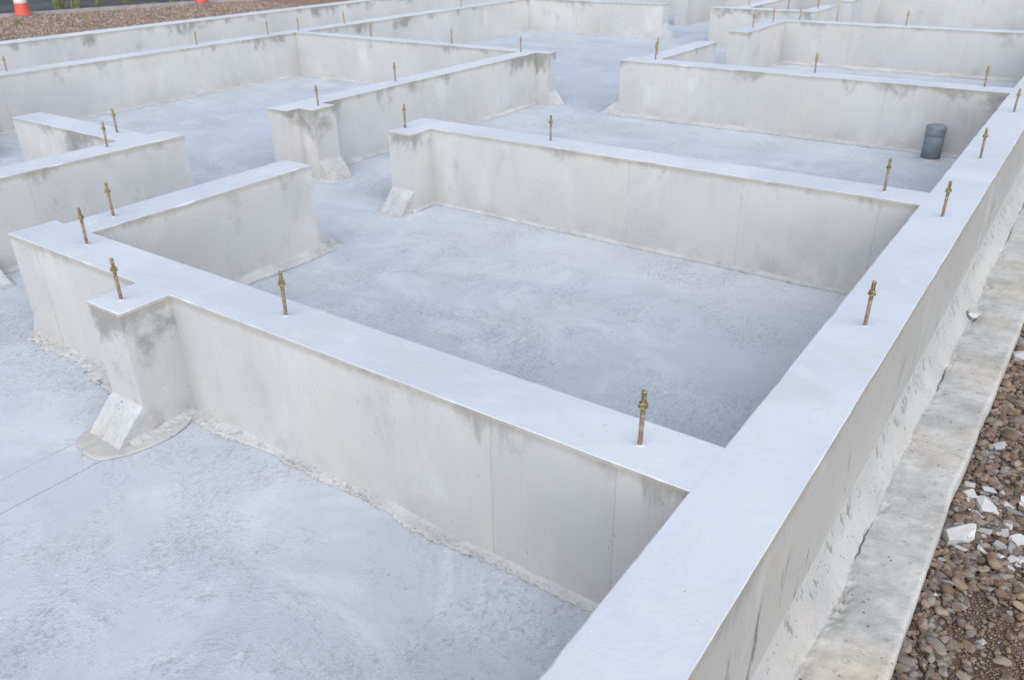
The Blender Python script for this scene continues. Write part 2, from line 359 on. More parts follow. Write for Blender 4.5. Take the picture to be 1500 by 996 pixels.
def fillet(bm, p0, p1, nrm, w=0.016, h=0.011, step=0.008, z=ZF, rough=1.0):
    """rough mortar squeezed out along the foot of a wall: broken, pitted, with an undercut lip"""
    L = math.hypot(p1[0]-p0[0], p1[1]-p0[1]); n = max(2, int(L/step)); prev = None; fine = step < 0.007
    prof = [(-0.1, 1.15), (0.0, 1.0), (0.1, 0.86), (0.22, 0.72), (0.36, 0.62), (0.5, 0.55), (0.64, 0.5), (0.78, 0.47), (0.9, 0.40), (0.97, 0.30), (1.0, 0.16), (0.86, -0.25)]
    if not fine: prof = prof[:2]+prof[3:9:2]+prof[9:]
    for i in range(n+1):
        t = i/n; x = p0[0]+(p1[0]-p0[0])*t; y = p0[1]+(p1[1]-p0[1])*t
        a = 1+rough*(0.65*N3(x, y, 1, 4.3)+0.32*N3(x, y, 3, 15)+0.30*N3(x, y, 6, 60)*max(0, 0.4+N3(x, y, 9, 6)))
        bq = 1+rough*(0.5*N3(x, y, 8, 5)+0.3*N3(x, y, 5, 21))
        ww, hh = w*max(0.22, a), h*max(0.2, bq)
        ring = []
        for u, v in prof:
            gx, gy = x+nrm[0]*ww*u, y+nrm[1]*ww*u
            grit_ = rough*(0.0030*N3(gx, gy, 2, 70)+0.0024*N3(gx, gy, 4, 150))*(1 if 0 < u < 1 else 0)*(0.35+max(0, 0.6+1.6*N3(x, y, 17, 7)))
            q = u*ww*(1+(rough*0.22*N3(x, y, v*4, 80) if 0 < u else 0))
            ring.append(bm.verts.new((x+nrm[0]*q, y+nrm[1]*q, z+hh*v+grit_)))
        if prev:
            for k in range(len(prof)-1): bm.faces.new((prev[k], ring[k], ring[k+1], prev[k+1]))
        prev = ring

SIDES = {'S': (0, -1), 'N': (0, 1), 'W': (-1, 0), 'E': (1, 0)}
PT = 0.003
def wall(label, x0, x1, y0, y1, sides, coat_poly, zt=0.0, ext=None, mat=FACE, step=0.03, zb=ZF-0.02, gap=0.0006, fil=None, name='concrete_wall', core_ext=(0, 0, 0, 0)):
    """sides: {'S': [seam, seam...]}; core is set back PT behind the form-panel faces"""
    t = thing(name, label, 'wall', ((x0+x1)/2, (y0+y1)/2, ZF)); t['_'] = 1; del t['_']
    o = Vector(t.location)
    def add(nm, bm, mt, smooth=False):
        bmesh.ops.translate(bm, verts=bm.verts, vec=-o); return obj(nm, bm, mt, t, smooth)
    e = core_ext
    i = [PT if s in sides else 0 for s in 'WESN']
    add('wall_core', box(x0+i[0]-e[0], x1-i[1]+e[1], y0+i[2]-e[2], y1-i[3]+e[3], zb, zt-0.0095), mat)
    for s, seams in sides.items():
        if s in 'SN': a, b = x0, x1
        else:
            a = y0+(PT if 'S' in sides else 0); b = y1-(PT if 'N' in sides else 0)
        cuts = [a]+sorted(q for q in seams if a < q < b)+[b]
        for k in range(len(cuts)-1):
            p, q = cuts[k]+(gap/2 if k else 0), cuts[k+1]-(gap/2 if k < len(cuts)-2 else 0)
            d = rnd.uniform(0, 0.0009) if len(cuts) > 2 else 0.0
            zz = zt-0.0088
            if s == 'S': bm = box(p, q, y0+d, y0+PT+0.0003, zb, zz)
            elif s == 'N': bm = box(p, q, y1-PT-0.0003, y1-d, zb, zz)
            elif s == 'W': bm = box(x0+d, x0+PT+0.0003, p, q, zb, zz)
            else: bm = box(x1-PT-0.0003, x1-d, p, q, zb, zz)
            add('face_panel', bm, mat)
    c = coat(coat_poly, zt, t, step, side=mat); c.data.transform(Matrix.Translation(-o))
    if fil:
        bm = bmesh.new()
        for f in fil: fillet(bm, *f[:3], **(f[3] if len(f) > 3 else {}))
        add('mortar_fillet', bm, MORTAR, True)
    return t, add
def rect(x0, x1, y0, y1, hide=''):
    return [(x0, y0, 'S' not in hide), (x1, y0, 'E' not in hide), (x1, y1, 'N' not in hide), (x0, y1, 'W' not in hide)]
LOW = -0.0004    # coat that runs into a neighbour sits a hair lower, so no two faces share a plane

# splayed foot: a wedge at the foot of a wall end; n = outward direction, (a, b) = span across
def splay(add, n, edge, a, b, top=-0.262, reach=0.088, name='splayed_foot', mat=None, steps=16, skirt=True):
    bm = bmesh.new(); rows = []
    for r in range(13):
        u = r/12; row = []
        for k in range(steps+1):
            v = k/steps; q = a+(b-a)*v
            d = reach*u*(1+0.10*N3(q*25, 4, edge, 1)) + (0.003*N3(q*60, u*6, edge, 1) if 0 < u else 0)
            z = top+(ZF+0.003-top)*u**1.1 + (0.0016*N3(q*55, u*9, 3, 1)+0.001*N3(q*140, u*22, 5, 1))*min(1, u*3) + 0.006*math.sin(math.pi*u)*N3(q*15, u*2, edge+3, 1)
            p = (q, edge+n[1]*d, z) if n[0] == 0 else (edge+n[0]*d, q, z)
            row.append(bm.verts.new(p))
        rows.append(row)
    for r0, r1 in zip(rows, rows[1:]):
        for k in range(steps): bm.faces.new((r0[k], r0[k+1], r1[k+1], r1[k]))
    # side cheeks and the back
    def pt(q, z): return (q, edge-n[1]*0.004, z) if n[0] == 0 else (edge-n[0]*0.004, q, z)
    for idx, q in ((0, a), (-1, b)):
        rail = [row[idx] for row in rows]; last = rail[-1].co.copy(); last.z = ZF-0.02
        bm.faces.new(rail+[bm.verts.new(last), bm.verts.new(pt(q, ZF-0.02)), bm.verts.new(pt(q, top))])
    bmesh.ops.recalc_face_normals(bm, faces=bm.faces)
    if skirt:
        t = (n[1], -n[0]); c0 = (((a+b)/2, edge) if n[0] == 0 else (edge, (a+b)/2)); hw = (b-a)/2
        sb = bmesh.new(); rings = []
        for s_, z in ((1.0, -0.006), (0.985, 0.001), (0.93, 0.0035), (0.8, 0.005), (0.45, 0.006)):
            ring = []
            for k in range(36):
                al = k/36*2*math.pi; ca, sa = math.cos(al), math.sin(al); q = 1/max(abs(ca), abs(sa))**0.75
                rr = 1+0.16*N3(ca*1.5, sa*1.5, edge*3, 1)+0.07*N3(ca*6, sa*6, edge, 1)
                ux = (hw+0.022)*ca*q*rr*s_; uy = reach*0.55+(reach*0.62+0.018)*sa*q*rr*s_
                ring.append(sb.verts.new((c0[0]+t[0]*ux+n[0]*uy, c0[1]+t[1]*ux+n[1]*uy, ZF+z+0.0015*N3(ux*50, uy*50, edge, 1))))
            rings.append(ring)
        for r0, r1 in zip(rings, rings[1:]):
            for k in range(36): sb.faces.new((r0[k], r0[(k+1) % 36], r1[(k+1) % 36], r1[k]))
        sb.faces.new(rings[-1]); bmesh.ops.recalc_face_normals(sb, faces=sb.faces)
        add('mortar_smear', sb, MORTAR, True)
    return add(name, bm, mat or SMOOTHM)

# --- perimeter wall on the right, with its outer skim and footing ledge
PX = 0.15
cross = [(0.0, 0.148), (1.767, 1.916), (3.926, 4.08), (6.553, 6.70)]
poly = [(0.0, -3.0, True), (PX, -3.0, True), (PX, 10.05, True), (0.0, 10.05, True)]
y = 9.9
poly = [(0.0, -3.0, True), (PX, -3.0, True), (PX, 10.05, True), (0.0, 10.05, False), (0.0, 9.9, True)]
for a, b in reversed(cross): poly += [(0.0, b, False), (0.0, a, True)]
perim, addp = wall('long white-topped outer foundation wall along the right edge beside the gravel', 0.0, PX, -3.0, 10.05,
    {'W': [0.75, 1.35, 2.4, 3.0, 4.8, 5.6, 7.4, 8.4], 'E': [-0.9, 0.9, 2.7, 4.5, 6.3]}, poly, mat=OUTER, zb=-0.60, name='perimeter_wall',
    fil=[((0.0, 0.15), (0.0, 1.765), (-1, 0)), ((0.0, 1.92), (0.0, 3.92), (-1, 0)), ((0.0, -2.5), (0.0, 0.0), (-1, 0))])
def ledge_x(y): return 0.336+0.027*min(1, max(0, (y-0.9)/1.1))+0.012*min(1, max(0, (y-2)/3))
def build_ledge():
    bm = bmesh.new(); ys = []
    y = -1.6
    while y < 10.0: ys.append(y); y += 0.0055 if 0.0 < y < 2.3 else (0.02 if y < 4 else 0.08)
    us = [0, .02, .05, .09, .13, .17, .19, .205, .215, .225, .232, .239, .246, .253, .26, .267, .274, .281, .288, .295, .302, .309, .316, .323, .33, .337, .345, .353, .362, .375, .39, .405, .44, .48, .52, .56, .60, .64, .68, .72, .76, .80, .84, .88, .915, .945, .965, .98, 1.0, 1.004, 1.005]
    prev = None
    for y in ys:
        xe = ledge_x(y)+0.004*N3(0, y, 1, 5)+0.0015*N3(0, y, 2, 30)
        ft = -0.318+0.008*N3(1, y, 0, 2)                      # where the skim meets the wall face
        fb = 0.275+0.05*N3(4, y, 0, 4)+0.022*N3(4, y, 3, 14)  # ragged lower edge of the skim
        row = []; fb += 0.012*N3(7, y, 0, 45)+0.006*N3(9, y, 0, 110)
        for k, u in enumerate(us):
            u = (u/0.2735*fb if u < 0.2735 else fb+(u-0.2735)/(1-0.2735)*(1-fb)) if u <= 1 else u
            x = 0.149+(xe-0.149)*u
            q = u/max(0.1, fb)
            if q < 1:
                z = ft+(-0.413-ft)*(1-(1-u/0.33)**1.7 if u < 0.33 else 1) + 0.0015*N3(x, y, 0, 30)
                if q > 0.7: z += (1-max(0, min(1, 2.6*N3(0, y, 29, 4.5)+0.1)))*((q-0.7)/0.3)**2*(-0.418+0.005*N3(x, y, 2, 7)+0.0025*N3(x, y, 4, 26)+0.0016*N3(x, y, 6, 70)-z)
            else:
                z = -0.419+0.005*N3(x, y, 2, 7)+0.0025*N3(x, y, 4, 26)+0.0016*N3(x, y, 6, 70)
                dip = math.exp(-((q-1.04-0.10*N3(0, y, 14, 17)-0.05*N3(0, y, 15, 60))/0.026)**2); z -= 0.012*dip*max(0, min(1, 3*(N3(0, y, 9, 5.5)+0.5*N3(0, y, 12, 26)-0.12)))
                rag = max(0, N3(x*1.5, y, 11, 9)-0.22); z -= 0.022*rag*max(0, 1-abs(q-1.25)/0.4)*(1+1.5*N3(x, y, 6, 90))
            brk = math.exp(-((q-1.1)/0.28)**2)*max(0, 0.15+1.7*N3(x*0.6, y, 21, 5.5)); z += brk*(0.009*N3(x, y, 31, 65)+0.006*N3(x, y, 33, 140)-0.005)
            if u > 0.95: z -= 0.0045*((u-0.95)/0.05)**2.2 if u <= 1 else 0.0045
            if u > 1.0: z = -0.437-0.02 if u < 1.0045 else -0.62; x = xe+(0.001 if u < 1.0045 else 0.004)
            row.append((bm.verts.new((x, y, z)), q < 1.0))
        if prev:
            for k in range(len(us)-1):
                f = bm.faces.new((prev[k][0], prev[k+1][0], row[k+1][0], row[k][0])); f.material_index = 1 if row[k+1][1] else 0
        prev = row
    bmesh.ops.reverse_faces(bm, faces=bm.faces)
    return bm
bm = build_ledge(); bm.normal_update()
if sum(f.normal.z for f in bm.faces) < 0: bmesh.ops.reverse_faces(bm, faces=bm.faces)
addp('footing_ledge', bm, [LEDGE, SKIM], True)

# --- front cross wall (A) with its pilaster, and the short wall that leaves it (B)
XP1, XP2, PP, XE = -1.428, -1.570, 0.139, -2.262
XB0, XB1, YB = -2.204, -2.053, 1.046
wa, add = wall('nearest cross wall running from the outer wall to a stepped pilaster at left', XE, 0.0, 0.0, 0.148,
    {'S': [-0.136, -0.41, -1.282, -1.949, -2.11], 'N': [-0.6, -1.2, -1.8], 'W': []},
    [(0.006, 0.148, True), (XB1, 0.148, False), (XB0, 0.148, True), (XE, 0.148, True), (XE, 0.0, True), (XP2, 0.0, True), (XP2, -PP, True), (XP1, -PP, True), (XP1, 0.0, True), (0.006, 0.0, False)],
    mat=CLEAN, zt=LOW, step=0.02, core_ext=(0, 0.005, 0, 0),
    fil=[((XP1, 0.0), (-0.002, 0.0), (0, -1), dict(w=0.024, h=0.013, step=0.0028, rough=1.35)), ((XE, 0.0), (XP2, 0.0), (0, -1), dict(w=0.05, h=0.014, step=0.0035, rough=1.3)),
         ((XB1+0.02, 0.148), (-0.002, 0.148), (0, 1)), ((XP1, -PP-0.06), (XP1, 0.0), (1, 0), dict(w=0.026, h=0.016, step=0.003, rough=1.4))])
p = add('pilaster', box(XP2, XP1, -PP, 0.0025, ZF-0.02, LOW-0.0088), PILAR); p['label'] = 'grey stained square pilaster projecting towards the viewer'
splay(add, (0, -1), -PP, XP2+0.0008, XP1-0.0008, top=-0.265, reach=0.092, skirt=False)
splay(add, (-1, 0), XE, 0.002, 0.146, top=-0.28, reach=0.05)
def apron():
    pts = [(-1.59, -0.135), (-1.588, -0.21), (-1.572, -0.256), (-1.535, -0.277), (-1.48, -0.285), (-1.435, -0.275), (-1.405, -0.240), (-1.385, -0.19), (-1.376, -0.13), (-1.384, -0.07), (-1.41, -0.02), (-1.44, 0.01), (-1.55, 0.01)]
    P = []
    for i in range(len(pts)):     # Catmull-Rom for the rounded lip
        a, b, c, d = (Vector(pts[(i+k) % len(pts)]) for k in (-1, 0, 1, 2))
        for k in range(6):
            t = k/6; P.append(0.5*((2*b)+(c-a)*t+(2*a-5*b+4*c-d)*t*t+(3*b-a-3*c+d)*t**3))
    c = Vector((-1.50, -0.12)); bm = bmesh.new(); rings = []
    for s, z in ((0.965, -0.006), (1.002, 0.0022), (1.006, 0.0045), (0.985, 0.0066), (0.93, 0.0070), (0.8, 0.0075), (0.5, 0.008)):
        rings.append([bm.verts.new((c.x+(q.x-c.x)*s+0.0018*N3(q.x, q.y, s, 40), c.y+(q.y-c.y)*s+0.0018*N3(q.y, q.x, s, 40), ZF+z+0.0012*N3(q.x, q.y, z*50, 60))) for q in P])
    n = len(P)
    for r0, r1 in zip(rings, rings[1:]):
        for k in range(n): bm.faces.new((r0[k], r0[(k+1) % n], r1[(k+1) % n], r1[k]))
    bm.faces.new(rings[-1]); bmesh.ops.recalc_face_normals(bm, faces=bm.faces); return bm
add('mortar_apron', apron(), MORTAR, True)

wb, add = wall('short free-ended wall leaving the back of the nearest cross wall at left', XB0, XB1, 0.148, YB,
    {'W': [0.7], 'E': [], 'N': []}, [(XB0, 0.142, False), (XB1, 0.142, True), (XB1, YB, True), (XB0, YB, True)], mat=CLEAN, zt=2*LOW, step=0.02, core_ext=(0, 0, 0.005, 0),
    fil=[((XB1, 0.15), (XB1, YB+0.02), (1, 0), dict(w=0.042, h=0.028, step=0.008, rough=0.45)), ((XB0, 0.15), (XB0, YB), (-1, 0))])
splay(add, (0, 1), YB, XB0+0.001, XB1-0.001, top=-0.25, reach=0.09)

# --- second cross wall (C)
XC0, XC1, CP, XW = -2.194, -2.059, 1.631, -2.232
wc, add = wall('second cross wall from the outer wall with a short pilaster at its free left end', XW, 0.0, 1.767, 1.916,
    {'S': [-0.12, -0.585, -1.046, -1.915], 'N': [-0.9, -1.6], 'W': []},
    [(0.006, 1.916, True), (XW, 1.916, True), (XW, 1.767, True), (XC0, 1.767, True), (XC0, CP, True), (XC1, CP, True), (XC1, 1.767, True), (0.006, 1.767, False)], mat=CLEAN, zt=LOW, step=0.025, core_ext=(0, 0.005, 0, 0),
    fil=[((XC1, 1.767), (-0.002, 1.767), (0, -1), dict(w=0.011, h=0.014, step=0.005, rough=1.0)), ((XC1, CP-0.03), (XC1, 1.767), (1, 0), dict(w=0.012, h=0.014, step=0.006)), ((XW, 1.916), (-0.002, 1.916), (0, 1))])
add('pilaster', box(XC0, XC1, CP, 1.7695, ZF-0.02, LOW-0.0088), PILAR)
splay(add, (0, -1), CP, XC0+0.001, XC1-0.001, top=-0.258, reach=0.1, mat=MORTAR)

# --- wall D, running away from the viewer with a pilaster at each end; E joins it to F
D0, D1, D2 = -3.075, -2.933, -2.834
wd, add = wall('middle wall running away from the viewer with stained pilasters at both ends', D0, D1, 1.681, 4.041,
    {'S': [], 'E': [2.35, 3.2], 'W': [2.5, 3.3], 'N': []},
    [(D0, 1.681, True), (D1, 1.681, True), (D1, 1.765, True), (D2, 1.765, True), (D2, 1.916, True), (D1, 1.916, True), (D1, 3.935, True), (D2, 3.935, True), (D2, 4.041, True), (D0, 4.041, False), (D0, 3.921, True)],
    zt=LOW, step=0.03, fil=[((D1, 1.92), (D1, 3.935), (1, 0), dict(w=0.02, h=0.018)), ((D0, 1.70), (D0, 3.92), (-1, 0))])
for a, b in ((1.765, 1.916), (3.935, 4.040)):
    add('pilaster', box(D1-0.0025, D2, a, b, ZF-0.02, LOW-0.0088), PILAR)
    splay(add, (1, 0), D2, a+0.001, b-0.001, top=-0.262, reach=0.075)
we, add = wall('cross wall joining the middle wall to the long left wall in the background', -5.409, D0, 3.921, 4.041,
    {'S': [-4.9, -4.55, -3.75], 'N': [-4.6, -3.8]}, [(-5.415, 3.921, True), (D0+0.006, 3.921, False), (D0+0.006, 4.041, True), (-5.415, 4.041, False)], mat=CLEAN, zt=2*LOW, step=0.1, core_ext=(0.005, 0.005, 0, 0),
    fil=[((-5.40, 3.921), (-3.08, 3.921), (0, -1), dict(step=0.02)), ((-5.40, 4.041), (-3.08, 4.041), (0, 1), dict(step=0.02))])
wf, add = wall('long inner wall at left behind the courtyard bays, dark stains under its top', -5.585, -5.409, -2.0, 7.644,
    {'E': [0.6, 1.45, 2.3, 3.2, 4.9, 5.7, 6.6], 'W': [1, 3, 5], 'N': []},
    [(-5.585, -2, True), (-5.409, -2, True), (-5.409, 0.866, False), (-5.409, 1.011, True), (-5.409, 3.921, False), (-5.409, 4.041, True), (-5.409, 7.494, False), (-5.409, 7.644, True), (-5.585, 7.644, True)], step=0.12,
    fil=[((-5.409, 1.02), (-5.409, 3.92), (1, 0), dict(step=0.02)), ((-5.409, 4.05), (-5.409, 7.49), (1, 0), dict(step=0.025))])
wg, add = wall('far cross wall at the top centre ending beside a dark gap', -5.409, -3.673, 7.494, 7.644,
    {'S': [-4.8, -4.1], 'E': [], 'N': []}, [(-5.415, 7.494, True), (-3.673, 7.494, True), (-3.673, 7.644, True), (-5.415, 7.644, False)], mat=CLEAN, zt=LOW, step=0.12, core_ext=(0.005, 0, 0, 0),
    fil=[((-5.40, 7.494), (-3.68, 7.494), (0, -1), dict(step=0.03))])
splay(add, (1, 0), -3.673, 7.496, 7.642, top=-0.2, reach=0.09)
wh, add = wall('outermost left foundation wall bordering the brown gravel yard', -7.24, -7.03, -3.0, 12.0,
    {'E': [0.5, 1.4, 2.3, 3.2, 4.1, 5.0, 6.0], 'W': [1, 4]}, rect(-7.24, -7.03, -3.0, 12.0), step=0.15, zb=-0.55, fil=[((-7.03, 0), (-7.03, 9), (1, 0), dict(step=0.03))])

# --- left bay walls (Q, R and the wall across the opening)
wq, add = wall('left foreground wall cut by the picture edge, bent into an L at its far end', -3.085, -2.930, -3.0, 1.092,
    {'E': [-0.2, 0.385], 'W': [0.3], 'N': []}, [(-3.085, -3, True), (-2.930, -3, True), (-2.930, 1.092, True), (-3.085, 1.092, True), (-3.085, 1.011, False), (-3.085, 0.866, True)], step=0.025,
    fil=[((-2.930, -1.0), (-2.930, 1.09), (1, 0), dict(w=0.016, h=0.014))])
splay(add, (1, 0), -2.930, 0.02, 0.165, top=-0.27, reach=0.14)
wr, add = wall('short return of the left foreground wall with a grimy front face', -4.024, -3.085, 0.866, 1.011,
    {'S': [-3.55], 'N': [], 'W': []}, [(-4.024, 0.866, True), (-3.079, 0.866, False), (-3.079, 1.011, True), (-4.024, 1.011, True)], zt=LOW, step=0.03, core_ext=(0, 0.005, 0, 0),
    fil=[((-4.02, 0.866), (-3.09, 0.866), (0, -1)), ((-4.02, 1.011), (-3.09, 1.011), (0, 1))])
wr2, add = wall('wall stub at the left picture edge across the opening, only its foot in view', -5.409, -4.87, 0.866, 1.011,
    {'S': [], 'N': [], 'E': []}, [(-5.415, 0.866, True), (-4.87, 0.866, True), (-4.87, 1.011, True), (-5.415, 1.011, False)], zt=LOW, step=0.1, core_ext=(0.005, 0, 0, 0))
splay(add, (1, 0), -4.87, 0.868, 1.009, top=-0.22, reach=0.14)

# --- right background walls
I0 = -2.257
wi, add = wall('third cross wall with a dark blotch near its left end, behind the drain pipe', I0, 0.0, 3.926, 4.08,
    {'S': [-0.13, -0.595, -1.881], 'N': [-1, -1.6], 'W': []}, [(0.006, 4.08, True), (-2.050, 4.08, False), (-2.19, 4.08, True), (I0, 4.08, True), (I0, 3.926, True), (0.006, 3.926, False)], zt=LOW, step=0.05, core_ext=(0, 0.005, 0, 0),
    fil=[((I0-0.06, 3.926), (-0.002, 3.926), (0, -1), dict(w=0.028, h=0.018, rough=1.0)), ((I0, 4.08), (-0.002, 4.08), (0, 1), dict(step=0.02))])
splay(add, (-1, 0), I0, 3.928, 4.078, top=-0.262, reach=0.14)
wj, add = wall('short wall leaving the back of the third cross wall near two bolts', -2.19, -2.050, 4.08, 5.03,
    {'E': [4.6], 'W': [], 'N': []}, [(-2.19, 4.074, False), (-2.050, 4.074, True), (-2.050, 5.03, True), (-2.19, 5.03, True)], zt=2*LOW, step=0.06, core_ext=(0, 0, 0.005, 0))
splay(add, (0, 1), 5.03, -2.189, -2.051, top=-0.27, reach=0.09)
K0, K1 = -2.203, -2.044
wk, add = wall('short wall facing across the gap, meeting the fourth cross wall at right angles', K0, K1, 5.653, 6.70,
    {'S': [], 'E': [6.05, 6.3], 'W': [6.1], 'N': []}, [(K0, 5.653, True), (K1, 5.653, True), (K1, 6.553, False), (K1, 6.70, True), (K0, 6.70, True)], mat=CLEAN, zt=0.0, step=0.06,
    fil=[((K1, 5.66), (K1, 6.55), (1, 0), dict(step=0.02))])
wk2, add = wall('fourth cross wall spanning the upper right between two plain bays', K1, 0.0, 6.553, 6.70,
    {'S': [-0.588, -1.475, -1.86], 'N': [-1]}, [(0.006, 6.70, True), (K1-0.006, 6.70, False), (K1-0.006, 6.553, True), (0.006, 6.553, False)], mat=CLEAN, zt=LOW, step=0.1, core_ext=(0.005, 0.005, 0, 0),
    fil=[((K1, 6.553), (-0.002, 6.553), (0, -1), dict(w=0.028, h=0.024, step=0.02)), ((K1, 6.70), (-0.002, 6.70), (0, 1), dict(step=0.03))])
wl, add = wall('far low wall behind the short gap wall, carrying two branch walls', -3.096, -2.04, 7.393, 7.54,
    {'S': [-2.6], 'N': [], 'W': [], 'E': []}, [(-3.096, 7.393, True), (-2.04, 7.393, True), (-2.04, 7.54, False), (-2.19, 7.54, True), (-2.745, 7.54, False), (-2.885, 7.54, True), (-3.096, 7.54, True)], step=0.1)
wm, add = wall('far right branch wall with two bolts behind the low far wall', -2.19, -2.0405, 7.54, 8.14,
    {'E': [], 'W': [], 'N': []}, [(-2.19, 7.534, False), (-2.0405, 7.534, True), (-2.0405, 8.14, True), (-2.19, 8.14, True)], zt=LOW, step=0.1, core_ext=(0, 0, 0.005, 0))
wn_, add = wall('far left branch wall behind the low far wall, cut by the picture top', -2.885, -2.745, 7.54, 9.9,
    {'E': [8.4], 'W': [8.4]}, [(-2.885, 7.534, False), (-2.745, 7.534, True), (-2.745, 9.906, False), (-2.885, 9.906, True)], zt=LOW, step=0.1, core_ext=(0, 0, 0.005, 0.005))
wp, add = wall('farthest outer wall across the top right, its top out of the picture', -7.03, 0.0, 9.90, 10.05,
    {'S': [-0.45, -1.2, -3.3, -4.6], 'N': []}, [(-7.036, 9.90, True), (0.006, 9.90, False), (0.006, 10.05, True), (-7.036, 10.05, False)], mat=CLEAN, zt=2*LOW, step=0.2, core_ext=(0.005, 0.005, 0, 0), zb=-0.55,
    fil=[((-7, 9.9), (0, 9.9), (0, -1), dict(step=0.05))])
wu, add = wall('far pilaster-ended wall at top right with a dark smudge under its top', -2.14, -2.022, 8.6, 9.9,
    {'S': [], 'E': [], 'W': []}, [(-2.14, 8.6, True), (-2.022, 8.6, True), (-2.022, 9.906, False), (-2.14, 9.906, True)], zt=0, step=0.1, core_ext=(0, 0, 0, 0.005))
wt, add = wall('far wall end beyond the gap at top centre with a brown smudge', -4.12, -3.965, 8.76, 9.9,
    {'S': [], 'E': [9.2], 'W': []}, [(-4.12, 8.76, True), (-3.965, 8.76, True), (-3.965, 9.906, False), (-4.12, 9.906, True)], zt=0, step=0.1, core_ext=(0, 0, 0, 0.005))

# small rust spots left by tie wire on the tops (bits of rust scale, parts of the wall they sit on)
def rust(parent, x, y, r):
    bm = bmesh.new(); c = bm.verts.new((x, y, 0.0011)); ring = []
    for k in range(10):
        a = k/10*6.283; q = r*(0.75+0.5*rnd.random()); ring.append(bm.verts.new((x+q*math.cos(a), y+0.7*q*math.sin(a), -0.0008)))
    for k in range(10): bm.faces.new((c, ring[k], ring[(k+1) % 10]))
    bmesh.ops.translate(bm, verts=bm.verts, vec=-parent.location); obj('rust_spot', bm, RUST, parent)
for q in ((0.086, -0.21, 0.0022), (0.121, -0.25, 0.0009), (0.094, 0.363, 0.0016), (0.084, 1.062, 0.0012), (0.06, 1.25, 0.001)): rust(perim, *q)
for q in ((-0.212, 0.093, 0.0018), (-0.13, 0.132, 0.001), (-0.9, 0.10, 0.001)): rust(wa, *q)

# ------------------------------------------------------------------ anchor bolts
def make_bolt():
    root = link('anchor_bolt', None); root.empty_display_size = 0.05
    obj('shank', lathe([(0.0044, -0.02), (0.0044, 0.062), (0.0042, 0.064)], 16), SHANK, root, True)
    prof = []; z = 0.0635
    while z < 0.1095: prof += [(0.0041, z), (0.0047, z+0.0009)]; z += 0.0018
    prof += [(0.0046, 0.1105), (0.0040, 0.1120)]
    obj('threaded_end', lathe(prof, 16), GOLD, root, True)
    bm = bmesh.new(); lathe([(0.0076, 0.0815), (0.0082, 0.0821), (0.0082, 0.0880), (0.0076, 0.0887)], 6, bm); obj('hex_nut', bm, GOLD, root)
    obj('washer', lathe([(0.0090, 0.0798), (0.0093, 0.0801), (0.0093, 0.0811), (0.0090, 0.0814)], 20), GOLD, root, True)
    bm = bmesh.new(); rings = []
    for r, z in ((0.0082, -0.0012), (0.0062, 0.0004), (0.0050, 0.0012), (0.0040, 0.0014)):
        rings.append([bm.verts.new((r*(1+0.22*N3(k, r*300, 0, .7))*math.cos(k/14*6.283), r*(1+0.22*N3(k, r*300, 5, .7))*math.sin(k/14*6.283), z)) for k in range(14)])
    for a, b in zip(rings, rings[1:]):
        for k in range(14): bm.faces.new((a[k], a[(k+1) % 14], b[(k+1) % 14], b[k]))
    obj('mortar_collar', bm, TOP, root, True)
    return root
proto = make_bolt()
def copy_tree(o):
    c = o.copy(); COL.objects.link(c)
    for ch in o.children:
        d = ch.copy(); COL.objects.link(d); d.parent = c
    return c
